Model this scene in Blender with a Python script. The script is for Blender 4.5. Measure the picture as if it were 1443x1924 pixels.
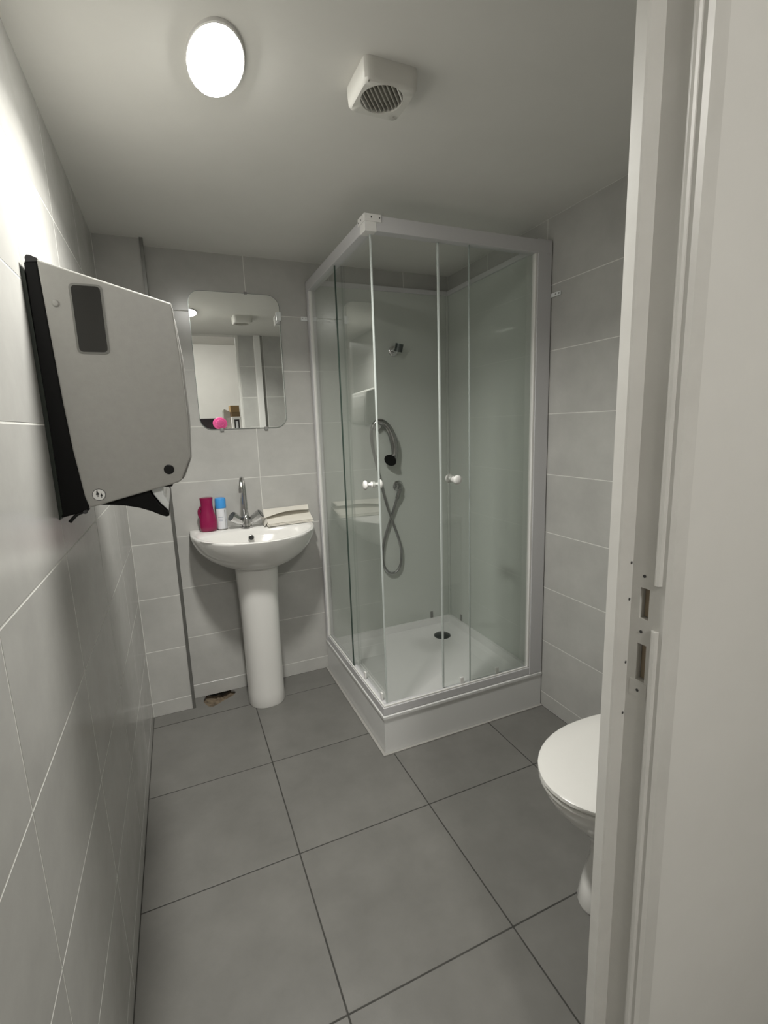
import bpy, bmesh, math, random
from mathutils import Vector, Matrix
random.seed(7)
for o in list(bpy.data.objects): bpy.data.objects.remove(o)
SC = bpy.context.scene
COL = SC.collection

# ------------------------------------------------------------------ camera
CAM_LOC = Vector((0.2177, -2.2919, 1.2964))
YAW, PITCH, ROLL, FPX = -0.4023, -0.1790, -0.0347, 900.85
def make_camera():
    cy, sy, cp, sp = math.cos(YAW), math.sin(YAW), math.cos(PITCH), math.sin(PITCH)
    F = Vector((-sy*cp, cy*cp, sp)); R = Vector((cy, sy, 0)); U = R.cross(F)
    cr, sr = math.cos(ROLL), math.sin(ROLL)
    R2 = R*cr + U*sr; U2 = U*cr - R*sr
    cd = bpy.data.cameras.new('camera'); co = bpy.data.objects.new('camera', cd); COL.objects.link(co)
    cd.sensor_fit = 'VERTICAL'; cd.sensor_height = 24.0; cd.lens = FPX/1924*24.0
    cd.clip_start = 0.02
    M = Matrix((( R2.x, U2.x, -F.x, CAM_LOC.x), (R2.y, U2.y, -F.y, CAM_LOC.y), (R2.z, U2.z, -F.z, CAM_LOC.z), (0,0,0,1)))
    co.matrix_world = M
    SC.camera = co
make_camera()

# ------------------------------------------------------------------ light, world, exposure
LAMP_STRENGTH = 85.0
LAMP_WATTS, LAMP_SPREAD = 15.8, 144.0
OUTER_LAMP_STRENGTH = 98.0
w = bpy.data.worlds.new('world'); SC.world = w; w.use_nodes = True
w.node_tree.nodes['Background'].inputs[0].default_value = (0.02, 0.02, 0.02, 1)
w.node_tree.nodes['Background'].inputs[1].default_value = 0.2
SC.view_settings.view_transform = 'Standard'
SC.view_settings.look = 'None'
SC.view_settings.gamma = 1.0
SC.view_settings.use_curve_mapping = False
SC.view_settings.exposure = 0.0

# ------------------------------------------------------------------ dimensions (metres)
Z0, CEIL = 0.0688, 2.0688            # first joint, ceiling
W, YB, YN = 1.6504, 0.0875, -1.822   # right wall, back wall, near wall (tile faces)
XB = 0.1743                          # boxed corner: x 0..XB, face at y = 0
TS = 0.4544; C1 = 0.4435; R1 = -0.5476
ZJ = [0.0] + [Z0 + .25*k for k in range(9)]
YO = -1.884                          # outer face of the near wall
OUT_Y, OUT_X0, OUT_X1, OUT_Z = -4.7, -1.6, 2.2, 2.45

# ------------------------------------------------------------------ materials
MATS = {}
def principled(name, col, rough=.5, metal=0.0, spec=.5, coat=0.0, **kw):
    m = bpy.data.materials.new(name); m.use_nodes = True; MATS[name] = m
    b = m.node_tree.nodes['Principled BSDF']
    b.inputs['Base Color'].default_value = (*col, 1); b.inputs['Roughness'].default_value = rough
    b.inputs['Metallic'].default_value = metal; b.inputs['Specular IOR Level'].default_value = spec
    b.inputs['Coat Weight'].default_value = coat
    return m
def noisy(name, ca, cb, scale=6, rough=.4, r2=None, detail=6, bump=0.0, bscale=80, per_object=True, spec=.5, lo=.3, hi=.7, metal=0.0, coat=0.0):
    m = principled(name, ca, rough, metal, spec, coat)
    nt = m.node_tree; N = nt.nodes; L = nt.links; b = N['Principled BSDF']
    tc = N.new('ShaderNodeTexCoord'); geo = N.new('ShaderNodeNewGeometry')
    src = geo.outputs['Position']
    if per_object:
        oi = N.new('ShaderNodeObjectInfo'); mul = N.new('ShaderNodeVectorMath'); mul.operation = 'SCALE'
        mul.inputs[0].default_value = (37.0, 91.0, 53.0); L.new(oi.outputs['Random'], mul.inputs['Scale'])
        ad = N.new('ShaderNodeVectorMath'); ad.operation = 'ADD'
        L.new(src, ad.inputs[0]); L.new(mul.outputs[0], ad.inputs[1]); src = ad.outputs[0]
    n = N.new('ShaderNodeTexNoise'); n.inputs['Scale'].default_value = scale; n.inputs['Detail'].default_value = detail
    n.inputs['Roughness'].default_value = .62
    L.new(src, n.inputs['Vector'])
    cr = N.new('ShaderNodeValToRGB'); cr.color_ramp.elements[0].position = lo; cr.color_ramp.elements[1].position = hi
    cr.color_ramp.elements[0].color = (*ca, 1); cr.color_ramp.elements[1].color = (*cb, 1)
    L.new(n.outputs['Fac'], cr.inputs['Fac']); L.new(cr.outputs['Color'], b.inputs['Base Color'])
    if r2 is not None:
        mr = N.new('ShaderNodeMapRange'); mr.inputs['To Min'].default_value = rough; mr.inputs['To Max'].default_value = r2
        L.new(n.outputs['Fac'], mr.inputs['Value']); L.new(mr.outputs[0], b.inputs['Roughness'])
    if bump:
        n2 = N.new('ShaderNodeTexNoise'); n2.inputs['Scale'].default_value = bscale; n2.inputs['Detail'].default_value = 3
        L.new(src, n2.inputs['Vector'])
        bp = N.new('ShaderNodeBump'); bp.inputs['Strength'].default_value = bump; bp.inputs['Distance'].default_value = .002
        L.new(n2.outputs['Fac'], bp.inputs['Height']); L.new(bp.outputs[0], b.inputs['Normal'])
    return m
noisy('wall_tile', (.405,.400,.382), (.485,.480,.458), scale=5, rough=.17, r2=.25, spec=.5, bump=.02, bscale=9)
noisy('floor_tile', (.138,.135,.125), (.172,.168,.156), scale=7, rough=.30, r2=.40, bump=.05, bscale=260)
noisy('wall_grout', (.62,.62,.585), (.70,.70,.665), scale=30, rough=.8, per_object=False)
noisy('floor_grout', (.030,.030,.027), (.055,.053,.048), scale=30, rough=.9, per_object=False)
noisy('ceiling_paint', (.70,.69,.655), (.74,.73,.695), scale=3, rough=.75, per_object=False, bump=.06, bscale=90)
noisy('outer_paint', (.71,.70,.67), (.75,.74,.71), scale=4, rough=.6, per_object=False, bump=.05, bscale=60)
noisy('frame_paint', (.62,.61,.58), (.68,.67,.64), scale=12, rough=.35, bump=.10, bscale=45, per_object=False)
noisy('rubble', (.07,.052,.036), (.26,.205,.14), scale=38, rough=.95, bump=.9, bscale=60, per_object=False)
principled('trim_metal', (.20,.20,.19), .35, .7)
principled('ceramic', (.74,.73,.705), .12, coat=.3)
principled('seat_plastic', (.70,.69,.66), .18)
principled('white_plastic', (.74,.73,.71), .35)
principled('white_frame', (.57,.565,.575), .32)
principled('acrylic', (.70,.70,.69), .22)
principled('clear_plastic', (.75,.77,.77), .15)
principled('chrome', (.62,.62,.62), .08, 1.0)
principled('hose_metal', (.42,.42,.42), .28, 1.0)
principled('steel', (.45,.45,.44), .3, 1.0)
principled('dark_steel', (.10,.11,.11), .3, .8)
principled('black_plastic', (.008,.008,.008), .35, spec=.25)
principled('matt_black', (.005,.005,.005), .5, spec=.12)
principled('dark_back', (.022,.027,.022), .45, spec=.2)
principled('screw_dark', (.05,.05,.05), .5)
noisy('dispenser_grey', (.325,.32,.30), (.35,.345,.325), scale=60, rough=.38, per_object=False, bump=.06, bscale=500)
principled('dispenser_edge', (.33,.325,.31), .25)
principled('rim_grey', (.22,.22,.21), .4)
principled('pane_rim', (.30,.335,.315), .25)
principled('shower_metal', (.40,.40,.395), .14, 1.0)
principled('window_rim', (.17,.17,.155), .3)
principled('smoke_window', (.022,.022,.020), .12)
principled('print_white', (.78,.78,.76), .5)
principled('print_black', (.02,.02,.02), .5)
principled('magenta', (.235,.008,.062), .25)
principled('magenta_dark', (.20,.006,.05), .3)
principled('can_white', (.66,.67,.70), .25)
principled('can_print', (.40,.43,.50), .3)
principled('cap_blue', (.055,.30,.70), .35)
principled('paper', (.74,.71,.64), .85)
principled('hole_dark', (.02,.02,.02), .6)
principled('wood_hole', (.30,.24,.17), .8)
principled('fan_white', (.66,.65,.61), .4)
principled('fan_dirty', (.36,.35,.31), .6)
principled('fan_dark', (.05,.05,.045), .7)
principled('cardboard', (.30,.20,.09), .8)
principled('cardboard_dark', (.19,.13,.065), .8)
principled('grey_card', (.36,.36,.32), .7)
principled('pink', (.80,.12,.36), .3)
principled('black_case', (.010,.007,.010), .4)
principled('pale_seal', (.52,.56,.54), .25)
principled('glass_edge', (.04,.06,.05), .2)
principled('back_panel', (.54,.565,.53), .03)
principled('mirror_silver', (.86,.875,.86), .0, 1.0)
principled('mirror_edge', (.25,.29,.27), .2, .3)
principled('sealant', (.34,.33,.31), .5)
def glass(name, tint, ior=1.5, gl=1.0):
    m = bpy.data.materials.new(name); m.use_nodes = True; MATS[name] = m
    nt = m.node_tree; N = nt.nodes; L = nt.links; N.remove(N['Principled BSDF'])
    out = N['Material Output']
    tr = N.new('ShaderNodeBsdfTransparent'); tr.inputs[0].default_value = (*tint, 1)
    g = N.new('ShaderNodeBsdfGlossy'); g.inputs['Roughness'].default_value = .015; g.inputs[0].default_value = (gl, gl, gl, 1)
    fr = N.new('ShaderNodeFresnel'); geo = N.new('ShaderNodeNewGeometry')
    mr = N.new('ShaderNodeMapRange'); mr.inputs['To Min'].default_value = ior; mr.inputs['To Max'].default_value = 1/ior
    L.new(geo.outputs['Backfacing'], mr.inputs['Value']); L.new(mr.outputs[0], fr.inputs[0])
    mx = N.new('ShaderNodeMixShader'); L.new(fr.outputs[0], mx.inputs[0]); L.new(tr.outputs[0], mx.inputs[1]); L.new(g.outputs[0], mx.inputs[2])
    L.new(mx.outputs[0], out.inputs['Surface'])
glass('pane_glass', (.965, .976, .968))
glass('clear_glass', (.80, .84, .84))
def emitter(name, col, s):
    m = bpy.data.materials.new(name); m.use_nodes = True; MATS[name] = m
    nt = m.node_tree; N = nt.nodes; N.remove(N['Principled BSDF'])
    e = N.new('ShaderNodeEmission'); e.inputs[0].default_value = (*col, 1); e.inputs[1].default_value = s
    nt.links.new(e.outputs[0], N['Material Output'].inputs['Surface'])
emitter('lamp_glow', (1.0, .985, .93), LAMP_STRENGTH)
emitter('outer_lamp_glow', (1.0, .975, .915), OUTER_LAMP_STRENGTH)

# ------------------------------------------------------------------ helpers
def obj(name, bm, mat, parent=None, smooth=False, angle=35):
    bmesh.ops.recalc_face_normals(bm, faces=bm.faces)
    me = bpy.data.meshes.new(name); bm.to_mesh(me); bm.free()
    if smooth:
        me.shade_smooth(); me.set_sharp_from_angle(angle=math.radians(angle))
    me.materials.append(MATS[mat])
    o = bpy.data.objects.new(name, me); COL.objects.link(o)
    if parent: o.parent = parent
    return o
def share(name, me, loc, parent):
    o = bpy.data.objects.new(name, me); COL.objects.link(o); o.parent = parent; o.location = loc; return o
def thing(name, label, cat, loc=(0,0,0), group=None):
    o = bpy.data.objects.new(name, None); COL.objects.link(o); o.location = loc
    o['label'] = label; o['category'] = cat
    if group: o['group'] = group
    o.empty_display_size = .05
    return o
def settle(root):
    """children were modelled in world coordinates: keep them in place under the empty"""
    def inv(o): return Matrix.Translation(-o.location)
    for c in root.children: c.matrix_parent_inverse = inv(root)
def struct(o, label=None, cat=None):
    o['kind'] = 'structure'
    if label: o['label'] = label
    if cat: o['category'] = cat
    return o
def box(bm, x0, y0, z0, x1, y1, z1, bev=0.0, seg=2):
    r = bmesh.ops.create_cube(bm, size=1.0)
    vs = r['verts']
    for v in vs:
        v.co = Vector(((x0+x1)/2 + v.co.x*(x1-x0), (y0+y1)/2 + v.co.y*(y1-y0), (z0+z1)/2 + v.co.z*(z1-z0)))
    if bev:
        es = {e for v in vs for e in v.link_edges}
        bmesh.ops.bevel(bm, geom=list(es), offset=bev, segments=seg, profile=.5, affect='EDGES')
    return bm
def B(x0, y0, z0, x1, y1, z1, bev=0.0, seg=2):
    return box(bmesh.new(), x0, y0, z0, x1, y1, z1, bev, seg)
def loft(bm, rings, close=True, cap0=True, cap1=True):
    vr = [[bm.verts.new(p) for p in r] for r in rings]
    n = len(vr[0])
    for a, b in zip(vr, vr[1:]):
        for i in range(n if close else n-1):
            j = (i+1) % n
            bm.faces.new((a[i], a[j], b[j], b[i]))
    if cap0: bm.faces.new(vr[0][::-1])
    if cap1: bm.faces.new(vr[-1])
    return bm
def circ(c, r, n=24, ax='z', ry=None, a0=0):
    ry = r if ry is None else ry; out = []
    for i in range(n):
        a = a0 + 2*math.pi*i/n; p, q = r*math.cos(a), ry*math.sin(a)
        d = {'z': (p, q, 0), 'y': (p, 0, q), 'x': (0, p, q)}[ax]
        out.append((c[0]+d[0], c[1]+d[1], c[2]+d[2]))
    return out
def lathe(prof, c, n=28, ax='z', sx=1, sy=1):
    """prof: (radius, height) along ax from c"""
    bm = bmesh.new(); rings = []
    for r, h in prof:
        d = {'z': (0,0,h), 'y': (0,h,0), 'x': (h,0,0)}[ax]
        rings.append(circ((c[0]+d[0], c[1]+d[1], c[2]+d[2]), max(r, 1e-5)*sx, n, ax, max(r, 1e-5)*sy))
    return loft(bm, rings)
def catmull(pts, k=8):
    P = [Vector(p) for p in pts]; out = []
    for i in range(len(P)-1):
        p0 = P[max(i-1, 0)]; p1 = P[i]; p2 = P[i+1]; p3 = P[min(i+2, len(P)-1)]
        for s in range(k):
            t = s/k
            out.append(.5*((2*p1) + (p2-p0)*t + (2*p0-5*p1+4*p2-p3)*t*t + (3*p1-p0-3*p2+p3)*t**3))
    out.append(P[-1]); return out
def tube(pts, rad, n=12, k=8, flat=1.0):
    path = catmull(pts, k) if k > 1 else [Vector(p) for p in pts]
    m = len(path); rr = rad if callable(rad) else (lambda t: rad)
    bm = bmesh.new(); rings = []; up = None
    for i, p in enumerate(path):
        t = (path[min(i+1, m-1)] - path[max(i-1, 0)]).normalized()
        if up is None:
            up = Vector((0, 1, 0)) if abs(t.y) < .9 else Vector((1, 0, 0))
        s = t.cross(up).normalized(); up = s.cross(t).normalized(); r = rr(i/(m-1))
        rings.append([p + s*r*math.cos(2*math.pi*j/n) + up*r*flat*math.sin(2*math.pi*j/n) for j in range(n)])
    return loft(bm, rings)
def prism(poly, ax, a0, a1, bev=0.0):
    """extrude a 2-D polygon along ax; poly coordinates are the two other axes in x,y,z order"""
    bm = bmesh.new()
    def mk(p, a): return {'x': (a, p[0], p[1]), 'y': (p[0], a, p[1]), 'z': (p[0], p[1], a)}[ax]
    lo = [bm.verts.new(mk(p, a0)) for p in poly]; hi = [bm.verts.new(mk(p, a1)) for p in poly]
    n = len(poly)
    bm.faces.new(lo[::-1]); bm.faces.new(hi)
    es = []
    for i in range(n):
        j = (i+1) % n; bm.faces.new((lo[i], lo[j], hi[j], hi[i]))
    bmesh.ops.recalc_face_normals(bm, faces=bm.faces)
    if bev:
        caps = [f for f in bm.faces if len(f.verts) == n]
        es = {e for f in caps for e in f.edges}
        bmesh.ops.bevel(bm, geom=list(es), offset=bev, segments=2, profile=.5, affect='EDGES')
    return bm
def rrect(x0, y0, x1, y1, r, n=6):
    pts = []
    for cx, cy, a in ((x1-r, y0+r, -90), (x1-r, y1-r, 0), (x0+r, y1-r, 90), (x0+r, y0+r, 180)):
        for i in range(n+1):
            t = math.radians(a + 90*i/n); pts.append((cx + r*math.cos(t), cy + r*math.sin(t)))
    return pts

# ------------------------------------------------------------------ tiles
TILE_CACHE = {}
def tile_mesh(axis, sgn, du, dv, mat, th=.009):
    """slab lying in the plane normal to axis, outer face at 0, chamfered outer edge, centred in u,v"""
    key = (axis, sgn, round(du, 4), round(dv, 4), mat)
    if key in TILE_CACHE: return TILE_CACHE[key]
    bm = bmesh.new(); c = .0004
    def ring(d, ins):
        out = []
        for a, b in ((-1,-1),(1,-1),(1,1),(-1,1)):
            u = a*(du/2-ins); v = b*(dv/2-ins)
            out.append({'x': (sgn*d, u, v), 'y': (u, sgn*d, v), 'z': (u, v, sgn*d)}[axis])
        return out
    loft(bm, [ring(-th, 0), ring(-c, 0), ring(0, c)])
    bmesh.ops.recalc_face_normals(bm, faces=bm.faces)
    me = bpy.data.meshes.new('tile'); bm.to_mesh(me); bm.free(); me.materials.append(MATS[mat])
    TILE_CACHE[key] = me; return me
def tile_face(parent, axis, sgn, pos, us, vs, mat='wall_tile', gap=.0032, skip=()):
    for i in range(len(us)-1):
        for j in range(len(vs)-1):
            if (i, j) in skip: continue
            du, dv = us[i+1]-us[i]-gap, vs[j+1]-vs[j]-gap
            if du < .004 or dv < .004: continue
            cu, cv = (us[i]+us[i+1])/2, (vs[j]+vs[j+1])/2
            loc = {'x': (pos, cu, cv), 'y': (cu, pos, cv), 'z': (cu, cv, pos)}[axis]
            share('tile', tile_mesh(axis, sgn, du, dv, mat), loc, parent)
G = .0005       # grout lies this far behind the tile face
# ------------------------------------------------------------------ room shell
floor_bm = bmesh.new()
HX0, HX1, HY0, HY1 = .205, .385, -.048, .135
for x0, y0, x1, y1 in ((-.1, YN-.02, HX0, .20), (HX1, YN-.02, 1.75, .20), (HX0, YN-.02, HX1, HY0), (HX0, HY1, HX1, .20)):
    box(floor_bm, x0, y0, -.08, x1, y1, -G)
floor = struct(obj('floor', floor_bm, 'floor_grout'), 'dark grey square floor tiles with black joints', 'floor')
fx = [0.0, C1, C1+TS, C1+2*TS, W]
fy = [YN-.02, R1-2*TS, R1-TS, R1, R1+TS, YB]
tile_face(floor, 'z', 1, 0.0, fx, fy, 'floor_tile', gap=.0042, skip={(0, 4)})
# the tile by the boxed corner, broken away against the back wall
broken = [(.002,-.0911),(.4414,-.0911),(.4414,.0865),(.350,.0865),(.366,.072),(.372,.055),(.362,.036),(.345,.022),(.322,.010),
          (.296,-.006),(.274,-.022),(.256,-.030),(.238,-.020),(.226,.006),(.218,.035),(.220,.058),(.232,.0865),(.178,.0865),(.178,-.002),(.002,-.002)]
obj('tile', prism(broken, 'z', -.009, 0.0), 'floor_tile', floor)
def rubble():
    bm = bmesh.new(); n, m = 26, 22; vs = []
    for j in range(m+1):
        for i in range(n+1):
            u, v = i/n, j/m
            x = HX0+.001+(HX1-HX0-.002)*u; y = HY0+.001+(HY1-HY0-.002)*v
            d = min(1, 2.6*min(u, 1-u, v*1.3))
            z = -.010 - .030*d + random.uniform(-.005, .005)*d + .012*math.exp(-((u-.72)**2+(v-.55)**2)*40)
            vs.append(bm.verts.new((x, y, z)))
    for j in range(m):
        for i in range(n):
            a = j*(n+1)+i; bm.faces.new((vs[a], vs[a+1], vs[a+n+2], vs[a+n+1]))
    return obj('broken_screed', bm, 'rubble', floor, True, 60)
rubble()

def wall(name, bm, label, mat='wall_grout'):
    return struct(obj(name, bm, mat), label, 'wall')
wl = wall('wall_left', B(-.12, YN, 0, -G, .2, CEIL), 'glossy light grey tiles in stacked rows beside the towel dispenser')
tile_face(wl, 'x', 1, 0.0, [YN, -1.6062, -1.2058, -.8054, -.405, -.001], ZJ)
wb = wall('wall_back', B(XB-.02, YB+G, 0, 1.78, .22, CEIL), 'grey tiled wall behind basin and shower')
tile_face(wb, 'y', -1, YB, [XB+.001, .582, .982, 1.382, W], ZJ)
wr = wall('wall_right', B(W+G, YN, 0, W+.12, .2, CEIL), 'grey tiled wall between shower and toilet')
tile_face(wr, 'x', -1, W, [YN, -1.47, -1.07 - .002, -.67, -.27, YB], ZJ)
wc = wall('wall_corner', B(-.02, G, 0, XB-G, .2, CEIL), 'narrow boxed-in corner faced with cut grey tiles')
tile_face(wc, 'y', -1, 0.0, [0.0, XB-.004], ZJ)
tile_face(wc, 'x', 1, XB, [.002, YB], ZJ)
XN = .774
wn_bm = B(XN+.05, YO, 0, 2.3, YN-G, CEIL+.1)
wn = wall('wall_near', wn_bm, 'tiled wall around the doorway, facing the mirror', 'outer_paint')
tile_face(wn, 'y', 1, YN, [XN+.004, .982, 1.382, W], ZJ)
struct(obj('ceiling', B(-.12, YN, CEIL, 1.78, .2, CEIL+.1), 'ceiling_paint'), 'plain white painted bathroom ceiling', 'ceiling')
struct(obj('trim_1', prism([(XB-.006,-.0045),(XB+.006,-.0045),(XB+.0075,-.002),(XB+.0075,.012),(XB-.006,.012)], 'z', 0.0, CEIL), 'trim_metal'), 'thin dark metal edge strip on the boxed corner', 'trim')

# room outside the door (camera stands here, mirror looks into it)
struct(obj('floor_hall', B(OUT_X0, OUT_Y, -.08, OUT_X1, YN-.02, 0), 'floor_tile'), 'grey floor outside the bathroom door', 'floor')
struct(obj('ceiling_hall', B(OUT_X0, OUT_Y, OUT_Z, OUT_X1, YO, OUT_Z+.1), 'ceiling_paint'), 'white ceiling outside the bathroom', 'ceiling')
struct(obj('wall_hall_far', B(OUT_X0, OUT_Y-.1, 0, OUT_X1, OUT_Y, OUT_Z), 'outer_paint'), 'white far wall seen in the mirror', 'wall')
struct(obj('wall_hall_left', B(OUT_X0-.1, OUT_Y, 0, OUT_X0, YO, OUT_Z), 'outer_paint'), 'white left wall outside the bathroom', 'wall')
struct(obj('wall_hall_right', B(OUT_X1, OUT_Y, 0, OUT_X1+.1, YO, OUT_Z), 'outer_paint'), 'white right wall outside the bathroom', 'wall')
ob = B(OUT_X0, YO, 0, -.022, YN-.0, OUT_Z); box(ob, -.022, YO, CEIL+.051, XN+.05, YN, OUT_Z); box(ob, XN+.05, YO, CEIL+.1, OUT_X1, YN, OUT_Z)
struct(obj('wall_hall_front', ob, 'outer_paint'), 'white plaster beside the doorway', 'wall')

# door frame: stop, rebate face with strike holes, gasket, casing
door = bpy.data.objects.new('door_1', None); COL.objects.link(door); door['kind'] = 'structure'
door['label'] = 'white painted metal door frame with strike holes'; door['category'] = 'door frame'
XS, XF = .7565, .7835
Y1 = -1.838
# right jamb in vertical pieces so the strike openings are real holes
def jamb_bm(z0, z1, hy0=None, hy1=None):
    bm = bmesh.new()
    if hy0 is None:
        poly = [(XS,YN+.002),(XN-.001,YN+.002),(XN-.001,YN-.002),(XN+.05,YN-.002),(XN+.05,YO-.001),(.812,YO-.001),(.812,-1.892),(.789,-1.892),(.7835,-1.888),(XF,Y1),(XS+.002,Y1),(XS,Y1+.002)]
        return prism(poly, 'z', z0, z1)
    return bm
LZ0, LZ1, DZ0, DZ1 = 1.022, 1.066, .930, .985
HY_A, HY_B = -1.866, -1.852
jb = bmesh.new()
for a, b_ in ((0, DZ0), (DZ1, LZ0), (LZ1, CEIL)):
    t = jamb_bm(a, b_); me = bpy.data.meshes.new('t'); t.to_mesh(me); t.free(); jb.from_mesh(me); bpy.data.meshes.remove(me)
for a, b_ in ((DZ0, DZ1), (LZ0, LZ1)):
    for poly in ([(XS,YN+.002),(XN-.001,YN+.002),(XN-.001,YN-.002),(XN+.05,YN-.002),(XN+.05,HY_B),(XF,HY_B),(XF,Y1),(XS+.002,Y1),(XS,Y1+.002)],
                 [(XF,HY_A),(XN+.05,HY_A),(XN+.05,YO-.001),(.812,YO-.001),(.812,-1.892),(.789,-1.892),(.7835,-1.888)],
                 [(XF+.012,HY_B),(XN+.05,HY_B),(XN+.05,HY_A),(XF+.012,HY_A)]):
        t = prism(poly, 'z', a, b_); me = bpy.data.meshes.new('t'); t.to_mesh(me); t.free(); jb.from_mesh(me); bpy.data.meshes.remove(me)
obj('jamb', jb, 'frame_paint', door)
def hole_lining(z0, z1):
    o = obj('strike_opening', B(XF+.009, HY_A+.001, z0+.001, XF+.0118, HY_B-.001, z1-.001), 'wood_hole', door); return o
hole_lining(LZ0, LZ1); hole_lining(DZ0, DZ1)
lj = obj('jamb', prism([(-.020,YN-.001),(.004,YN-.001),(.004,Y1),(-.004,Y1),(-.004,YO-.006),(-.020,YO-.006)], 'z', 0, CEIL), 'frame_paint', door)
obj('head', prism([(YN-.001,2.050),(YN-.001,CEIL+.05),(YO-.006,CEIL+.05),(YO-.006,2.06),(Y1,2.06),(Y1,2.050)], 'x', .0045, XS-.0005), 'frame_paint', door)
for a, b_ in ((0.0, 1.012), (1.076, 2.045)):
    obj('gasket', tube([(XF-.0005, -1.878, a), (XF-.0005, -1.878, b_)], .0052, 10, 1), 'pale_seal' if False else 'frame_paint', door, True)
obj('strike_plate', B(XF-.0006, -1.871, .905, XF+.0004, Y1-.006, .928), 'frame_paint', door)
for z in (.915, 1.003, 1.083):
    obj('screw', lathe([(.0022, -.0004), (.0022, -.0012)], (XF, -1.857, z), 10, 'x'), 'screw_dark', door)
for y, z in ((-1.8385, 1.098), (-1.8385, 1.045), (-1.8385, .95), (-1.8385, .87)):
    obj('paint_chip', lathe([(.0016, 0), (.0012, -.0006)], (XF-.004, y, z), 8, 'y', 1, 1.5), 'screw_dark', door)
# white pipe casing on the near wall (seen in the mirror)
struct(obj('trim_2', B(.902, YN, 0, .955, YN+.03, CEIL, .004), 'white_plastic'), 'white vertical pipe casing on the tiled wall facing the mirror', 'trim')

# ------------------------------------------------------------------ ceiling lamp
LX, LY = .378, -1.088
lamp = thing('ceiling_lamp', 'small oval glowing bulkhead lamp on the ceiling', 'lamp', (LX, LY, CEIL))
obj('lamp_ring', lathe([(.0590, 0), (.0590, -.0065), (.0580, -.0075), (.0565, -.0075), (.0555, -.002)], (LX, LY, CEIL), 48, 'z', 1.0, 1.95), 'white_plastic', lamp, True)
obj('diffuser', lathe([(.0550, -.001), (.0550, -.006), (.050, -.0095), (.038, -.0125), (.020, -.0140), (.0, -.0145)], (LX, LY, CEIL), 48, 'z', 1.0, 1.95), 'lamp_glow', lamp, True, 80)
ld = bpy.data.lights.new('lamp_beam', 'AREA'); ld.shape = 'ELLIPSE'; ld.size = .10; ld.size_y = .19; ld.energy = LAMP_WATTS; ld.spread = math.radians(LAMP_SPREAD); ld.color = (1.0, .985, .93)
lo = bpy.data.objects.new('lamp_beam', ld); COL.objects.link(lo); lo.location = (LX, LY, CEIL-.0160); lo.parent = lamp
settle(lamp)
hl = thing('hall_lamp', 'round ceiling lamp outside the bathroom door', 'lamp', (.42, -3.45, OUT_Z))
obj('diffuser', lathe([(.16, 0), (.16, -.03), (.12, -.05), (.0, -.055)], (.42, -3.45, OUT_Z), 32), 'outer_lamp_glow', hl, True, 80)
settle(hl)

# ------------------------------------------------------------------ extractor fan
fan = thing('extractor_fan', 'square white extractor fan with round louvred grille on the ceiling', 'fan', (.731, -1.155, CEIL))
FX0, FX1, FY0, FY1, FZ = .667, .797, -1.217, -1.094, 2.024
def fan_body():
    bm = bmesh.new(); cx, cy = (FX0+FX1)/2, (FY0+FY1)/2; n = 48
    def sq(sx, sy, z, p=7.0):
        out = []
        for i in range(n):
            a = 2*math.pi*i/n + math.pi/n; c, s = math.cos(a), math.sin(a)
            r = (abs(c)**p + abs(s)**p)**(-1/p); out.append((cx + sx*r*c, cy + sy*r*s, z))
        return out
    hx, hy = (FX1-FX0)/2, (FY1-FY0)/2
    def rc(r, z): return [(.728 + r*math.cos(2*math.pi*i/n+math.pi/n), -1.163 + r*math.sin(2*math.pi*i/n+math.pi/n), z) for i in range(n)]
    loft(bm, [sq(hx, hy, CEIL, 14), sq(hx, hy, CEIL-.018, 12), sq(hx-.001, hy-.001, FZ+.006, 10), sq(hx-.006, hy-.006, FZ, 9), rc(.049, FZ-.001), rc(.047, FZ+.004), rc(.047, FZ+.026)], cap0=False)
    return bm
obj('housing', fan_body(), 'fan_white', fan, True, 40)
fcx, fcy = .728, -1.163
obj('motor', lathe([(.046, 0), (.046, .004)], (fcx, fcy, FZ+.016), 28), 'fan_dark', fan)
obj('motor_hub', lathe([(.024, 0), (.026, .006), (.026, .012)], (fcx, fcy, FZ+.008), 24), 'fan_dirty', fan, True)
for i in range(10):
    x = -.0423 + .0094*i; h = math.sqrt(.047**2 - x*x)
    bm = bmesh.new(); loft(bm, [[(fcx+x-.0022, fcy+s*h, FZ+.001), (fcx+x+.0006, fcy+s*h, FZ+.0005), (fcx+x+.0026, fcy+s*h, FZ+.009), (fcx+x-.0002, fcy+s*h, FZ+.0095)] for s in (-1, 1)])
    bmesh.ops.rotate(bm, cent=(fcx, fcy, FZ), matrix=Matrix.Rotation(math.radians(-40), 3, 'Z'), verts=bm.verts)
    obj('slat', bm, 'fan_dirty' if 0 < i < 9 else 'fan_white', fan)
for sx, sy in ((-1, -1), (1, 1)):
    obj('screw', lathe([(.0024, -.0010), (.0024, .001)], (fcx+sx*.050, fcy+sy*.046, FZ), 10), 'fan_dirty', fan)
settle(fan)

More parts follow.
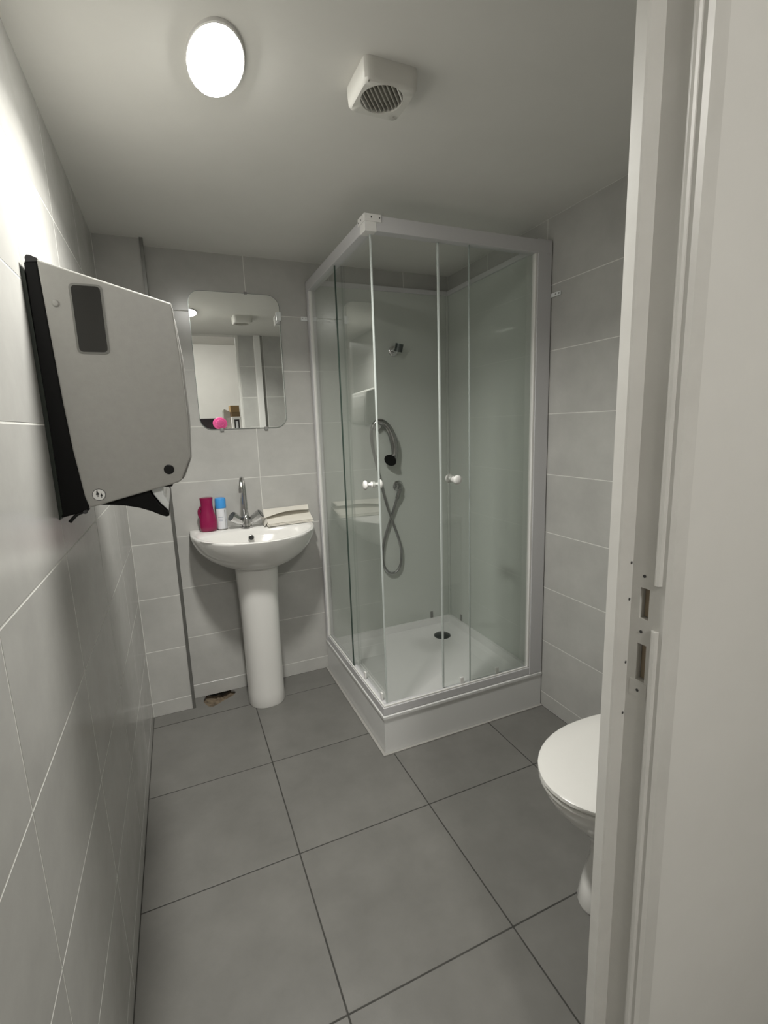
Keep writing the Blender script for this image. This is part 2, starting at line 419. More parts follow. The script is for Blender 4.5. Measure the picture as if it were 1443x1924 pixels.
# ------------------------------------------------------------------ mirror
MX0, MX1, MZ0, MZ1 = .331, .731, 1.303, 1.908
mir = thing('wall_mirror', 'rectangular mirror with rounded corners clipped to the tiles above the basin', 'mirror', ((MX0+MX1)/2, YB, MZ0))
obj('mirror_backing', prism(rrect(MX0, MZ0, MX1, MZ1, .055, 10), 'y', YB-.001, YB-.0045), 'mirror_edge', mir)
obj('mirror_glass', prism(rrect(MX0+.002, MZ0+.002, MX1-.002, MZ1-.002, .053, 10), 'y', YB-.0045, YB-.0052), 'mirror_silver', mir)
for x in (.425, .628):
    obj('clip', B(x-.008, YB-.010, MZ0-.010, x+.008, YB, MZ0+.006, .002), 'rim_grey', mir)
obj('clip', B(.573, YB-.009, MZ1-.005, .587, YB, MZ1+.006, .002), 'rim_grey', mir)
obj('side_clip', B(MX1-.018, YB-.014, 1.795, MX1+.004, YB, 1.835, .003), 'clear_plastic', mir)
settle(mir)

# ------------------------------------------------------------------ washbasin
BX, BZ = .517, .842
sink = thing('washbasin', 'white ceramic pedestal washbasin against the tiled wall', 'washbasin', (BX, -.06, 0))
def dring(a, yb, y1, bf, z, yc, n=72, cx=BX):
    out = []
    for i in range(n):
        t = 2*math.pi*i/n + math.pi/n; c, s = math.cos(t), math.sin(t)
        r = 1e9
        if s > 1e-6: r = min(r, (yb-yc)/s)
        if abs(c) > 1e-6: r = min(r, a/abs(c))
        if yc + r*s < y1:
            # ray with front half ellipse centred (0,y1), semi axes a,bf
            A = (c/a)**2 + (s/bf)**2; Bq = 2*s*(yc-y1)/bf**2; Cq = ((yc-y1)/bf)**2 - 1
            r = (-Bq + math.sqrt(Bq*Bq - 4*A*Cq))/(2*A)
        out.append((cx + r*c, yc + r*s, z))
    return out
def ering(a, bf, bb, z, yc, n=72, cx=BX, y0=None):
    out = []
    for i in range(n):
        t = 2*math.pi*i/n + math.pi/n; c, s = math.cos(t), math.sin(t)
        out.append((cx + a*c, yc + (bb if s > 0 else bf)*s, z))
    return out
yb = YB - .001
bm = bmesh.new()
rings = [dring(.095, .03, -.06, .10, .672, -.06), dring(.120, .05, -.06, .125, .682, -.06), dring(.175, yb, -.05, .185, .706, -.06), dring(.225, yb, -.04, .232, .738, -.06),
         dring(.258, yb, -.03, .272, .775, -.06), dring(.273, yb, -.02, .298, .808, -.06), dring(.279, yb, -.015, .314, .830, -.06), dring(.279, yb, -.015, .317, .839, -.06),
         dring(.276, yb-.001, -.015, .314, BZ, -.06), dring(.266, yb-.004, -.015, .304, BZ, -.06),
         ering(.252, .185, .105, BZ-.002, -.125), ering(.246, .178, .098, BZ-.010, -.125), ering(.232, .164, .088, BZ-.04, -.125), ering(.196, .138, .076, BZ-.08, -.125),
         ering(.135, .10, .06, BZ-.112, -.125), ering(.06, .05, .035, BZ-.126, -.125), ering(.022, .02, .02, BZ-.130, -.125)]
loft(bm, rings)
o = obj('basin', bm, 'ceramic', sink, True, 60)
bm = bmesh.new()
def pring(hw, yf, ybk, z, n=40):
    out = []
    for i in range(n):
        t = 2*math.pi*i/n; c, s = math.cos(t), math.sin(t)
        e = 2.4; r = (abs(c)**e+abs(s)**e)**(-1/e); cyy = (yf+ybk)/2
        out.append((.506 + hw*r*c, cyy + (ybk-yf)/2*r*s, z))
    return out
loft(bm, [pring(.085, -.158, .03, 0), pring(.087, -.160, .032, .006), pring(.085, -.158, .03, .06), pring(.084, -.160, .03, .2), pring(.086, -.168, .03, .40), pring(.091, -.176, .03, .58), pring(.096, -.182, .03, .665), pring(.097, -.183, .03, .690)])
obj('pedestal', bm, 'ceramic', sink, True, 50)
# overflow ring and drain
ov = Vector((.497, -.056, .806))
obj('overflow', lathe([(.0135, .004), (.0135, -.004), (.011, -.006)], ov, 20, 'y'), 'steel', sink, True)
obj('overflow_hole', lathe([(.0108, -.0045), (.0108, -.0062)], ov, 20, 'y'), 'hole_dark', sink)
obj('drain', lathe([(.030, 0), (.030, .004), (.022, .006), (0, .006)], (BX, -.125, BZ-.131), 24), 'chrome', sink, True)
settle(sink)

# tap: separate thing standing on the ledge
tap = thing('basin_tap', 'chrome swan-neck mixer tap with two angled cross handles on the basin ledge', 'tap', (.490, .012, BZ))
tx, ty, tz = .490, .012, BZ
obj('tap_body', lathe([(.027, .0005), (.027, .006), (.023, .010), (.022, .034), (.020, .046), (.016, .056), (.0125, .062), (0, .062)], (tx, ty, tz), 28), 'chrome', tap, True)
sd = Vector((-.24, -1.0, 0)).normalized()
def spt(r, z): return (tx + sd.x*r, ty + sd.y*r, tz + z)
obj('spout', tube([spt(0, .05), spt(.002, .10), spt(.004, .16), spt(.010, .205), spt(.030, .234), spt(.058, .238), spt(.080, .222), spt(.088, .196)],
                  lambda t: .0135 - .0045*min(1, t*1.6) + (.002 if t > .92 else 0), 16), 'chrome', tap, True, 60)
obj('aerator', lathe([(.0125, 0), (.0125, .018), (.011, .020)], spt(.089, .178), 20), 'chrome', tap, True)
for s in (-1, 1):
    d = Vector((s*.80, -.22, .56)).normalized(); p0 = Vector((tx + s*.014, ty-.004, tz+.026))
    h = tube([p0, p0+d*.016, p0+d*.0165, p0+d*.028, p0+d*.05, p0+d*.066], lambda t: .013 if t < .30 else (.0175 + .0075*min(1, (t-.3)*1.5)), 10, 1)
    obj('handle', h, 'chrome', tap, True, 25)
    e = p0 + d*.0662
    obj('handle_cap', tube([e, e+d*.003], .0215, 14, 1), 'dark_steel', tap, True)
settle(tap)

# bottles on the ledge
bt = thing('soap_bottle', 'dark pink waisted plastic bottle standing at the end of the basin ledge', 'bottle', (.322, .030, BZ))
obj('bottle_body', lathe([(.030, .0008), (.0365, .004), (.0385, .022), (.0385, .045), (.036, .062), (.031, .082), (.0272, .100), (.0258, .118), (.0268, .138), (.0285, .151), (.0280, .154)], (.322, .030, BZ), 36, 'z', 1, .72), 'magenta', bt, True, 60)
obj('bottle_top', lathe([(.0282, .1525), (.0282, .1555), (.025, .1565), (0, .1565)], (.322, .030, BZ), 36, 'z', 1, .72), 'magenta_dark', bt, True)
obj('grip', tube([(.297, .032, BZ+.050), (.287, .032, BZ+.075), (.287, .032, BZ+.098), (.298, .032, BZ+.115)], .006, 10), 'magenta_dark', bt, True)
settle(bt)
sp = thing('spray_can', 'white aerosol can with bright blue cap beside the pink bottle', 'spray can', (.383, .040, BZ))
cz = (.383, .040, BZ)
obj('can_body', lathe([(.020, .0008), (.0235, .003), (.0235, .096), (.0222, .101), (.0222, .103), (0, .103)], cz, 36), 'can_white', sp, True)
obj('cap', lathe([(.0238, .1015), (.0242, .104), (.0242, .140), (.0225, .147), (.018, .149), (0, .149)], cz, 36), 'cap_blue', sp, True)
obj('base_rim', lathe([(.0238, .001), (.0242, .0025), (.0238, .0045)], cz, 36), 'steel', sp, True)
def arc_strip(a0, a1, z0, z1, r=.02365, n=10):
    bm = bmesh.new(); rr = []
    for z in (z0, z1):
        rr.append([(cz[0]+r*math.cos(math.radians(a0+(a1-a0)*i/n)), cz[1]+r*math.sin(math.radians(a0+(a1-a0)*i/n)), BZ+z) for i in range(n+1)])
    return loft(bm, rr, close=False, cap0=False, cap1=False)
obj('printed_label', arc_strip(-58, -52, .006, .094, n=3), 'rim_grey', sp)
for k, (a0, a1, z0, z1) in enumerate(((-135, -75, .058, .062), (-130, -80, .050, .053), (-130, -85, .042, .045), (-40, -20, .02, .05))):
    obj('printed_stripe', arc_strip(a0, a1, z0, z1), 'can_print', sp)
settle(sp)

# folded paper towels
tw = thing('paper_towels', 'folded cream paper towels lying over the basin edge beside the tap', 'paper towel', (.69, -.01, BZ))
def sheet(name, nx, ny, fn, th=.0012):
    bm = bmesh.new(); top = []; bot = []
    for j in range(ny+1):
        for i in range(nx+1):
            p = Vector(fn(i/nx, j/ny)); top.append(bm.verts.new(p + Vector((0, 0, th)))); bot.append(bm.verts.new(p))
    def q(L, a, b, c, d): bm.faces.new((L[a], L[b], L[c], L[d]))
    for j in range(ny):
        for i in range(nx):
            a = j*(nx+1)+i; q(top, a, a+1, a+nx+2, a+nx+1); q(bot, a, a+nx+1, a+nx+2, a+1)
    bd = [(i, 0) for i in range(nx)] + [(nx, j) for j in range(ny)] + [(i, ny) for i in range(nx, 0, -1)] + [(0, j) for j in range(ny, 0, -1)]
    for (a, b_), (c, d) in zip(bd, bd[1:]+bd[:1]):
        ia, ic = b_*(nx+1)+a, d*(nx+1)+c
        bm.faces.new((top[ia], bot[ia], bot[ic], top[ic]))
    return obj(name, bm, 'paper', tw, True, 30)
def lower(dz, dx, dy, k):
    def f(u, v):
        x = .578 + dx + .222*u + .006*v; y = -.036 + dy + .112*v + .010*u
        z = BZ + .0025 + dz + (.040*v**1.15)*(1-.25*k) + .0022*math.sin(4.2*u+2*k)*v
        return (x, y, z)
    return f
sheet('lower_fold', 16, 10, lower(.000, .004, -.004, 1.6), .002)
sheet('lower_fold', 16, 10, lower(.0045, .000, .000, 1.0), .002)
sheet('middle_fold', 16, 10, lower(.0095, .003, .004, .5), .0025)
def flap(u, v):
    y0 = .002 + .034*u**1.4; y1 = .080
    y = y0 + (y1-y0)*v; x = .572 + .226*u + .008*v
    t = (y + .036)/.112
    z = BZ + .016 + .040*max(0, min(1, t))**1.15 + .010 + .014*math.sin(math.pi*min(1, u*1.05))*(1-v) + .004*u
    return (x, y, z)
sheet('upper_fold', 20, 10, flap, .0018)
def end(u, v):
    x = .566 + .016*u + .004*v; y = -.030 + .104*v
    z = BZ + .003 + (.020 + .032*v)*u + .004*v
    return (x, y, z)
sheet('end_flap', 5, 10, end, .0015)
settle(tw)

# ------------------------------------------------------------------ towel dispenser on the left wall
dp = thing('towel_dispenser', 'large grey and black paper towel dispenser hung on the left tiled wall', 'dispenser', (0, -1.06, 1.13))
DY0, DY1 = -1.215, -.90
# cover profile in x,z (near side)
cover = [(.026,1.606),(.034,1.604),(.238,1.546),(.2405,1.535),(.2455,1.44),(.2470,1.33),(.2440,1.245),(.2230,1.199),(.2150,1.194),(.052,1.157),(.0465,1.18),(.0380,1.27),(.0335,1.36),(.0295,1.48)]
obj('cover', prism(cover, 'y', DY0, DY1, .003), 'dispenser_grey', dp)
obj('cover_front', prism([(.2380,1.540),(.2440,1.515),(.2510,1.44),(.2525,1.33),(.2475,1.245),(.2275,1.200),(.2240,1.199),(.2435,1.245),(.2460,1.33),(.2450,1.44)], 'y', DY0+.022, DY1-.022, .004), 'dispenser_edge', dp)
obj('housing', prism([(.006,1.598),(.010,1.606),(.026,1.604),(.0295,1.48),(.0335,1.36),(.038,1.27),(.0465,1.18),(.052,1.158),(.040,1.150),(.004,1.142)], 'y', DY0+.002, DY1-.002, .002), 'matt_black', dp)
obj('back_plate', prism([(.0004,1.592),(.006,1.585),(.0075,1.36),(.0065,1.15),(.0004,1.138)], 'y', DY0-.002, DY1+.002), 'dark_back', dp)
obj('hinge_lug', prism([(.009,1.600),(.009,1.608),(.012,1.612),(.017,1.612),(.027,1.608),(.027,1.602)], 'y', DY0+.0005, DY1-.01), 'black_plastic', dp)
obj('window_rim', prism(rrect(.0690,1.4465,.1225,1.5700,.0085), 'y', DY0+.001, DY0-.0012), 'window_rim', dp)
obj('window', prism(rrect(.0725,1.4500,.1190,1.5665,.007), 'y', DY0, DY0-.0018), 'smoke_window', dp)
obj('lock_dot', lathe([(.0098, .001), (.0098, -.0012), (.0080, -.0018)], (.2010, DY0, 1.2225), 28, 'y'), 'black_plastic', dp)
obj('cover_stud', lathe([(.0062, .001), (.0058, -.0018), (.004, -.0034), (0, -.0038)], (.0455, DY0, 1.533), 16, 'y'), 'dispenser_grey', dp, True)
stx, stz = .0710, 1.1815
stk = obj('sticker', lathe([(.0117, .0002), (.0117, -.0007)], (stx, DY0, stz), 32, 'y'), 'print_black', dp)
obj('sticker_face', lathe([(.0107, 0), (.0107, -.0010)], (stx, DY0, stz), 32, 'y'), 'print_white', stk)
def person(cx, cz_, s):
    bm = bmesh.new()
    parts = [[(cx+s*.0011*math.cos(a*.785), cz_+s*(.0052+.0011*math.sin(a*.785))) for a in range(8)],
             [(cx-s*.0010, cz_+s*.0038), (cx+s*.0010, cz_+s*.0038), (cx+s*.0022, cz_-s*.0008), (cx-s*.0022, cz_-s*.0008)],
             [(cx-s*.0011, cz_-s*.0008), (cx-s*.0002, cz_-s*.0008), (cx-s*.0002, cz_-s*.0042), (cx-s*.0011, cz_-s*.0042)],
             [(cx+s*.0002, cz_-s*.0008), (cx+s*.0011, cz_-s*.0008), (cx+s*.0011, cz_-s*.0042), (cx+s*.0002, cz_-s*.0042)],
             [(cx+s*.0010, cz_+s*.0036), (cx+s*.0030, cz_+s*.0004), (cx+s*.0024, cz_+s*.0000), (cx+s*.0008, cz_+s*.0026)]]
    for p in parts:
        t = prism(p, 'y', DY0-.0009, DY0-.0013); me = bpy.data.meshes.new('t'); t.to_mesh(me); t.free(); bm.from_mesh(me); bpy.data.meshes.remove(me)
    return bm
obj('printed_figure', person(stx-.0024, stz+.0009, 1.18), 'print_black', stk)
obj('printed_figure', person(stx+.0040, stz-.0022, .86), 'print_black', stk)
chin = [(.055,1.162),(.080,1.1585),(.110,1.1545),(.136,1.1475),(.158,1.138),(.176,1.1275),(.186,1.1235),(.1915,1.125),(.1925,1.130),(.176,1.150),(.163,1.172),(.158,1.186),(.11,1.178)]
obj('chin', prism(chin, 'y', DY0+.012, DY1-.012, .002), 'matt_black', dp)
obj('paper_guide', prism([(.1605,1.190),(.1655,1.172),(.1785,1.150),(.1915,1.1345),(.1935,1.150),(.1895,1.163),(.1865,1.166),(.1855,1.176),(.1875,1.192)], 'y', DY0+.020, DY1-.020, .002), 'clear_plastic', dp)
obj('cover_catch', B(.186, DY0+.008, 1.186, .205, DY0+.05, 1.197, .003), 'black_plastic', dp)
obj('hinge_arm', tube([(.050, DY0+.01, 1.156), (.040, DY0+.008, 1.150), (.028, DY0+.006, 1.145), (.015, DY0+.004, 1.132)], .0032, 10), 'black_plastic', dp, True)
obj('hinge_pin', lathe([(.0045, 0), (.0045, -.004), (.003, -.006)], (.043, DY0+.008, 1.150), 14, 'y'), 'screw_dark', dp, True)
settle(dp)

# ------------------------------------------------------------------ shower cabin
X0, X1, Y0s, Y1s = .861, 1.647, -.705, .0845
sh = thing('shower_cabin', 'square corner shower cabin with white frame and sliding glass doors', 'shower', ((X0+X1)/2, (Y0s+Y1s)/2, 0))
def rect(x0, y0, x1, y1, z): return [(x0,y0,z),(x1,y0,z),(x1,y1,z),(x0,y1,z)]
bm = bmesh.new()
loft(bm, [rect(X0+.004, Y0s+.004, X1, Y1s, .002), rect(X0+.004, Y0s+.004, X1, Y1s, .150), rect(X0, Y0s, X1, Y1s, .153), rect(X0, Y0s, X1, Y1s, .163), rect(X0+.004, Y0s+.004, X1-.002, Y1s-.002, .167),
          rect(X0+.045, Y0s+.045, X1-.03, Y1s-.03, .167), rect(X0+.055, Y0s+.055, X1-.04, Y1s-.04, .135), rect(X0+.08, Y0s+.08, X1-.06, Y1s-.06, .124), rect(X0+.36, Y0s+.36, X1-.36, Y1s-.36, .120)])
obj('tray', bm, 'acrylic', sh, True, 30)
obj('sealant_bead', prism([(X0-.008,Y0s-.008),(X1,Y0s-.008),(X1,Y0s+.003),(X0+.003,Y0s+.003),(X0+.003,Y1s),(X0-.008,Y1s)], 'z', .0006, .004), 'sealant', sh)
dr = (1.486, -.086, .1225)
obj('drain_cover', lathe([(.046, 0), (.046, .004), (.040, .008), (.012, .011), (0, .011)], dr, 32), 'dark_steel', sh, True)
ZR0, ZR1 = .1675, .205
ZT0, ZT1 = 1.930, 1.974
bm = B(X0+.003, Y0s+.003, ZR0, X1-.002, Y0s+.034, ZR1-.004, .002); obj('bottom_rail', bm, 'white_frame', sh)
bm = B(X0+.003, Y0s+.036, ZR0, X0+.034, Y1s-.002, ZR1-.004, .002); obj('bottom_rail', bm, 'white_frame', sh)
obj('rail_bead', B(X0+.006, Y0s+.006, ZR1-.0045, X1-.075, Y0s+.012, ZR1+.003, .001), 'white_plastic', sh)
obj('rail_bead', B(X0+.006, Y0s+.014, ZR1-.0045, X0+.012, Y1s-.043, ZR1+.003, .001), 'white_plastic', sh)
obj('top_rail', B(X0+.040, Y0s, ZT0, X1-.002, Y0s+.036, ZT1+.004, .002), 'white_frame', sh)
obj('top_rail', B(X0, Y0s+.046, ZT0, X0+.036, Y1s-.002, ZT1, .002), 'white_frame', sh)
cb = obj('corner_cap', prism([(X0-.001,Y0s-.001),(X0+.040,Y0s-.001),(X0+.040,Y0s+.036),(X0+.036,Y0s+.036),(X0+.036,Y0s+.046),(X0-.001,Y0s+.046)], 'z', ZT0-.003, ZT1+.004, .002), 'white_plastic', sh)
obj('bracket', B(X0-.003, Y0s-.003, ZT1-.018, X0+.058, Y0s+.002, ZT1+.006, .0015), 'white_plastic', cb)
obj('bracket', B(X0-.003, Y0s+.003, ZT1-.018, X0+.002, Y0s+.060, ZT1+.006, .0015), 'white_plastic', cb)
for p, ax in (((X0+.051, Y0s-.003, ZT1-.005), 'y'), ((X0+.022, Y0s-.003, ZT1-.005), 'y'), ((X0-.003, Y0s+.030, ZT1-.006), 'x'), ((X0-.003, Y0s+.052, ZT1-.008), 'x')):
    obj('screw', lathe([(.0024, .0005), (.0024, -.0008)], p, 10, ax), 'screw_dark', cb)
obj('front_post', B(1.578, Y0s+.001, ZR0, X1-.001, Y0s+.036, ZT1+.008, .002), 'white_frame', sh)
obj('post_bead', B(1.5685, Y0s+.004, ZR1, 1.5775, Y0s+.024, ZT0, .001), 'white_plastic', sh)
obj('back_post', B(X0+.001, Y1s-.034, ZR0, X0+.036, Y1s-.002, ZT1, .002), 'white_frame', sh)
obj('post_bead', B(X0+.004, Y1s-.042, ZR1, X0+.020, Y1s-.0345, ZT0, .001), 'white_plastic', sh)
# rear panels
obj('rear_panel', B(X0+.037, Y1s-.014, .160, X1-.012, Y1s-.008, 1.965), 'back_panel', sh)
obj('side_panel', B(X1-.014, Y0s+.037, .160, X1-.008, Y1s-.015, 1.965), 'back_panel', sh)
obj('panel_trim', B(X0+.037, Y1s-.022, 1.962, X1-.014, Y1s-.004, 1.985, .002), 'white_frame', sh)
obj('panel_trim', B(X1-.022, Y0s+.037, 1.962, X1-.004, Y1s-.023, 1.985, .002), 'white_frame', sh)
obj('corner_trim', B(X1-.026, Y1s-.026, .150, X1-.0145, Y1s-.0145, 1.962, .002), 'back_panel', sh)
for x in (1.505,):
    obj('panel_clip', B(x-.007, Y1s-.019, .170, x+.007, Y1s-.0142, .207, .001), 'rim_grey', sh)
obj('panel_clip', B(X1-.019, -.06, .170, X1-.0142, -.045, .207, .001), 'rim_grey', sh)
# glass: fixed panes and sliding doors
fp = obj('fixed_pane', B(1.272, Y0s+.012, ZR1-.006, 1.582, Y0s+.017, ZT0+.006), 'pane_glass', sh)
obj('pane_edge', B(1.2694, Y0s+.0115, ZR1-.002, 1.2722, Y0s+.0175, ZT0), 'pane_rim', fp)
fl = obj('fixed_pane', B(X0+.010, -.330, ZR1-.006, X0+.015, Y1s-.030, ZT0+.006), 'pane_glass', sh)
obj('pane_edge', B(X0+.0095, -.3335, ZR1-.002, X0+.0155, -.3300, ZT0), 'glass_edge', fl)
def knob(cx, cy, cz_, ax, parent):
    for s in (-1, 1):
        prof = [(.012, s*.0030), (.012, s*.006), (.0065, s*.008), (.0060, s*.020), (.0085, s*.0235), (.0170, s*.0265), (.0185, s*.030), (.0165, s*.0345), (.009, s*.0375), (0, s*.038)]
        obj('knob', lathe(prof, (cx, cy, cz_), 24, ax), 'white_plastic', parent, True, 50)
DX = Y0s + .029
dr_r = obj('sliding_door', B(1.152, DX-.0025, ZR1-.012, 1.545, DX+.0025, ZT0+.012), 'pane_glass', sh)
obj('door_seal', B(1.1450, DX-.004, ZR1, 1.1525, DX+.004, ZT0, .0015), 'pale_seal', dr_r)
knob(1.206, DX, 1.079, 'y', dr_r)
for x in (1.235, 1.415):
    obj('roller', B(x-.009, DX-.011, ZR1-.003, x+.009, DX-.003, ZR1+.028, .003), 'white_plastic', dr_r)
DXl = X0 + .029
dr_l = obj('sliding_door', B(DXl-.0025, -.672, ZR1-.012, DXl+.0025, -.285, ZT0+.012), 'pane_glass', sh)
obj('door_seal', B(DXl-.003, -.6775, ZR1, DXl+.003, -.6715, ZT0, .001), 'pale_seal', dr_l)
knob(DXl, -.612, 1.076, 'x', dr_l)
for y in (-.455, -.640):
    obj('roller', B(DXl-.011, y-.009, ZR1-.003, DXl-.003, y+.009, ZR1+.028, .003), 'white_plastic', dr_l)
# fixing brackets to the tiled walls
def fixing(cx, cy, cz_, ax):
    if ax == 'x': o = obj('wall_bracket', B(cx-.030, cy-.004, cz_-.010, cx+.018, cy, cz_+.010, .002), 'clear_plastic', sh)
    else: o = obj('wall_bracket', B(cx, cy-.052, cz_-.008, cx+.004, cy+.012, cz_+.008, .002), 'clear_plastic', sh)
    for k in (-1, 1):
        if ax == 'x': obj('screw', lathe([(.003, .0003), (.003, -.0012)], (cx-.014+k*.008, cy-.004, cz_), 10, 'y'), 'steel', o)
        else: obj('screw', lathe([(.003, .0003), (.003, -.0012)], (cx, cy-.034+k*.009, cz_), 10, 'x'), 'steel', o)
fixing(X0, YB-.0005, 1.812, 'x'); fixing(W-.0045, Y0s+.002, 1.779, 'y')
# shower fittings fixed on the rear panel
PY = Y1s - .014
hb = obj('hand_shower_bracket', lathe([(.026, -.0002), (.026, -.006), (.020, -.010)], (1.305, PY, 1.672), 24, 'y'), 'chrome', sh, True)
obj('bracket_arm', tube([(1.305, PY-.008, 1.676), (1.305, PY-.028, 1.678), (1.308, PY-.042, 1.682)], .013, 14), 'chrome', hb, True)
obj('bracket_cup', tube([(1.312, PY-.046, 1.664), (1.318, PY-.056, 1.702)], .021, 16, 1), 'dark_steel', hb, True)
wo = obj('water_outlet', lathe([(.030, -.0002), (.030, -.006), (.024, -.012), (.018, -.030), (.014, -.034), (0, -.034)], (1.310, PY, .968), 28, 'y'), 'chrome', sh, True)
hk = obj('hand_shower_hook', lathe([(.020, -.0002), (.020, -.006), (.012, -.010), (.010, -.028), (.016, -.034), (0, -.034)], (1.192, PY, 1.292), 22, 'y'), 'chrome', sh, True)
settle(sh)

# hand shower with hose hanging on the hook
hs = thing('hand_shower', 'chrome hand shower with looped metal hose hanging inside the shower', 'shower head', (1.24, PY-.03, .48))
hy = PY - .036
obj('handle', tube([(1.155, hy, 1.278), (1.166, hy-.002, 1.300), (1.190, hy-.006, 1.316), (1.222, hy-.008, 1.306), (1.252, hy-.010, 1.268), (1.270, hy-.012, 1.215), (1.276, hy-.012, 1.160), (1.270, hy-.014, 1.115)],
                   lambda t: .0085 + .0125*min(1, t*1.5) - .006*max(0, t-.75)*4, 14), 'shower_metal', hs, True, 60)
a = Vector((1.262, hy-.010, 1.128)); d = Vector((-.62, -.55, -.42)).normalized()
obj('spray_head', tube([a, a+d*.010, a+d*.020, a+d*.030], lambda t: .020+.014*t, 22, 1), 'shower_metal', hs, True, 60)
obj('spray_face', tube([a+d*.0295, a+d*.033], .0325, 22, 1), 'black_plastic', hs, True)
obj('hose', tube([(1.155, hy, 1.282), (1.152, hy+.004, 1.250), (1.158, hy+.008, 1.19), (1.177, hy+.010, 1.10), (1.198, hy+.008, 1.00), (1.224, hy, .88), (1.254, hy-.012, .775), (1.288, hy-.004, .68), (1.307, hy+.008, .60), (1.300, hy+.012, .525), (1.266, hy+.014, .488),
                  (1.222, hy+.014, .502), (1.196, hy+.014, .570), (1.206, hy+.016, .66), (1.238, hy+.018, .755), (1.268, hy+.012, .84), (1.294, hy+.004, .92), (1.306, hy-.004, .960)], .0072, 10, 7), 'hose_metal', hs, True)
obj('hose_nut', tube([(1.290, hy+.005, .905), (1.305, hy-.003, .955)], .0115, 12, 1), 'shower_metal', hs, True)
settle(hs)

# ------------------------------------------------------------------ toilet
TY = -1.50
tl = thing('toilet', 'white toilet with closed lid against the right tiled wall', 'toilet', (1.30, TY, 0))
def egg(xf, xb, hw, z, n=44, e=2.0, cy=TY):
    out = []; xm = xf + (xb-xf)*.56
    for i in range(n):
        t = 2*math.pi*i/n; c, s = math.cos(t), math.sin(t)
        if c < 0: x = xm + (xm-xf)*c; y = hw*s
        else:
            p = 3.2; r = (abs(c)**p+abs(s)**p)**(-1/p); x = xm + (xb-xm)*r*c; y = hw*r*s
        out.append((x, cy + y, z))
    return out
bm = bmesh.new()
loft(bm, [egg(1.095, 1.52, .098, 0), egg(1.092, 1.52, .100, .008), egg(1.105, 1.52, .092, .06), egg(1.130, 1.52, .086, .13), egg(1.125, 1.52, .096, .19), egg(1.085, 1.52, .120, .245), egg(1.030, 1.52, .150, .30),
          egg(.995, 1.52, .170, .345), egg(.982, 1.52, .177, .372), egg(.985, 1.52, .176, .380), egg(1.02, 1.49, .15, .381)])
obj('bowl', bm, 'ceramic', tl, True, 60)
bm = bmesh.new(); loft(bm, [egg(.981, 1.42, .176, .3815), egg(.976, 1.425, .180, .385), egg(.976, 1.425, .180, .393), egg(.981, 1.42, .176, .3965)])
obj('seat', bm, 'seat_plastic', tl, True, 50)
bm = bmesh.new(); loft(bm, [egg(.977, 1.425, .180, .397), egg(.973, 1.43, .183, .401), egg(.974, 1.43, .182, .409), egg(.984, 1.42, .173, .4145), egg(1.05, 1.36, .12, .417), egg(1.15, 1.27, .05, .418)])
obj('lid', bm, 'seat_plastic', tl, True, 50)
for s in (-1, 1):
    obj('hinge', B(1.425, TY+s*.075-.018, .382, 1.455, TY+s*.075+.018, .415, .005), 'seat_plastic', tl)
obj('cistern', B(1.462, TY-.185, .384, W-.002, TY+.185, .745, .018, 3), 'ceramic', tl, True, 50)
cl = obj('cistern_lid', B(1.450, TY-.192, .7455, W-.002, TY+.192, .785, .012, 3), 'ceramic', tl, True, 50)
obj('flush_button', lathe([(.024, 0), (.024, .004), (.021, .007), (0, .007)], (1.55, TY, .785), 24), 'chrome', cl, True)
settle(tl)

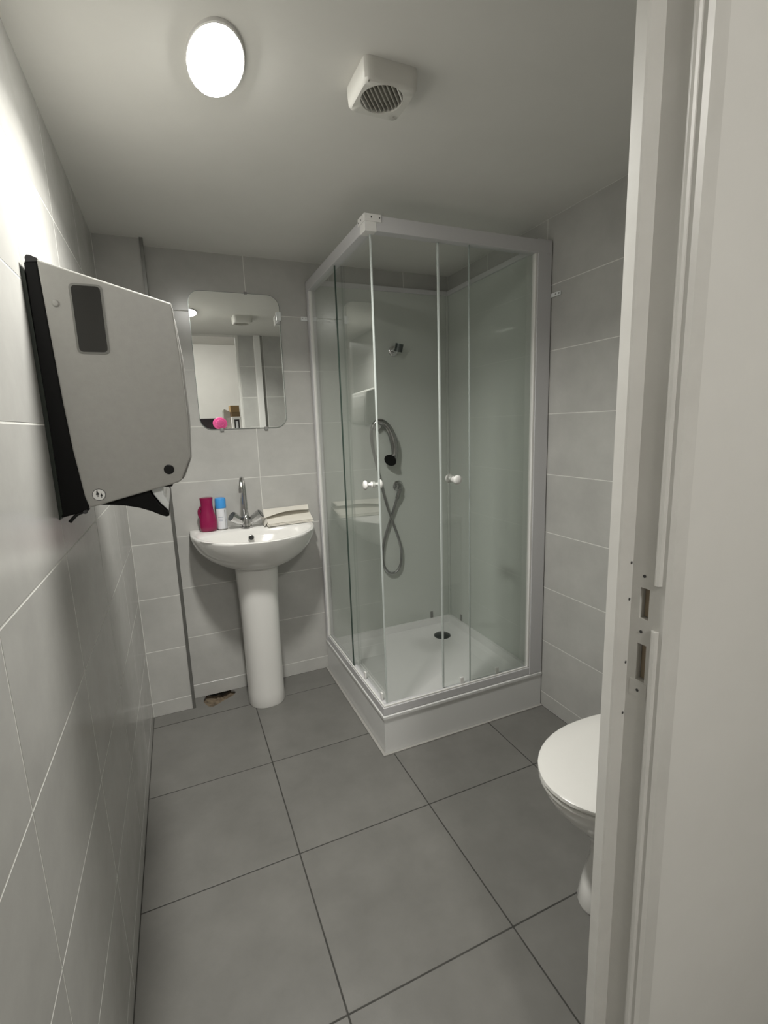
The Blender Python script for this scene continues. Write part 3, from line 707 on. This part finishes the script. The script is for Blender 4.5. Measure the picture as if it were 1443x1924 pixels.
# ------------------------------------------------------------------ things outside, seen in the mirror
SY = -3.65
cab = thing('cabinet', 'tall white cabinet standing in the room outside, seen in the mirror', 'cabinet', (.65, SY+.2, 0))
obj('body', B(.30, SY+.002, 0, 1.10, SY+.42, 1.285, .003), 'white_plastic', cab)
obj('cabinet_top', B(.29, SY+.002, 1.2855, 1.11, SY+.43, 1.305, .003), 'white_plastic', cab)
for k in (0, 1):
    dd = obj('door', B(.305+.3975*k, SY+.4205, .06, .6975+.3975*k, SY+.438, 1.275, .002), 'white_plastic', cab)
    obj('handle', B(.66+.06*k, SY+.4385, .70, .672+.06*k, SY+.455, .82, .003), 'steel', dd)
settle(cab)
ZC = 1.3055
def tag(o, label, cat): o['label'] = label; o['category'] = cat; return o
tag(obj('carrying_case', B(.45, SY+.08, ZC, .762, SY+.18, ZC+.135, .006), 'black_case'), 'flat black case standing behind the pink hat, seen in the mirror', 'case')
hat = thing('toy_hat', 'bright pink round toy hat leaning on the black case, seen in the mirror', 'hat', (.665, SY+.25, ZC))
def hatpart(prof):
    bm = lathe(prof, (0, 0, 0), 36, 'y', 1.0, .86)
    M = Matrix.Translation((.715, SY+.228, ZC+.074)) @ Matrix.Rotation(math.radians(8), 4, 'X')
    bmesh.ops.transform(bm, matrix=M, verts=bm.verts); return bm
obj('brim', hatpart([(.030, 0), (.070, .000), (.078, .003), (.080, .007), (.076, .010), (.045, .008)]), 'pink', hat, True, 50)
obj('crown', hatpart([(.046, .006), (.044, .040), (.040, .050), (.020, .054), (0, .054)]), 'pink', hat, True, 50)
settle(hat)
tag(obj('file_box', prism([(.766, ZC), (.838, ZC), (.838, ZC+.205), (.776, ZC+.235), (.768, ZC+.225)], 'y', SY+.02, SY+.195), 'grey_card'), 'grey card file box with slanting top, seen in the mirror', 'box')
db = thing('display_box', 'white box with a black framed picture on its front, seen in the mirror', 'box', (.86, SY+.2, ZC))
obj('carton', B(.842, SY+.08, ZC, .955, SY+.28, ZC+.145, .003), 'print_white', db)
pc = obj('picture', B(.868, SY+.2800, ZC+.015, .926, SY+.2815, ZC+.115), 'print_black', db)
obj('print', B(.883, SY+.2815, ZC+.018, .910, SY+.2822, ZC+.095), 'can_white', pc)
settle(db)
cx_ = thing('cardboard_box', 'small brown cardboard box stacked on the white picture box, seen in the mirror', 'box', (.84, SY+.18, ZC+.1455))
obj('carton', B(.842, SY+.09, ZC+.1455, .940, SY+.27, ZC+.198, .002), 'cardboard_dark', cx_)
obj('lid', B(.838, SY+.086, ZC+.1985, .936, SY+.274, ZC+.272, .002), 'cardboard', cx_)
settle(cx_)
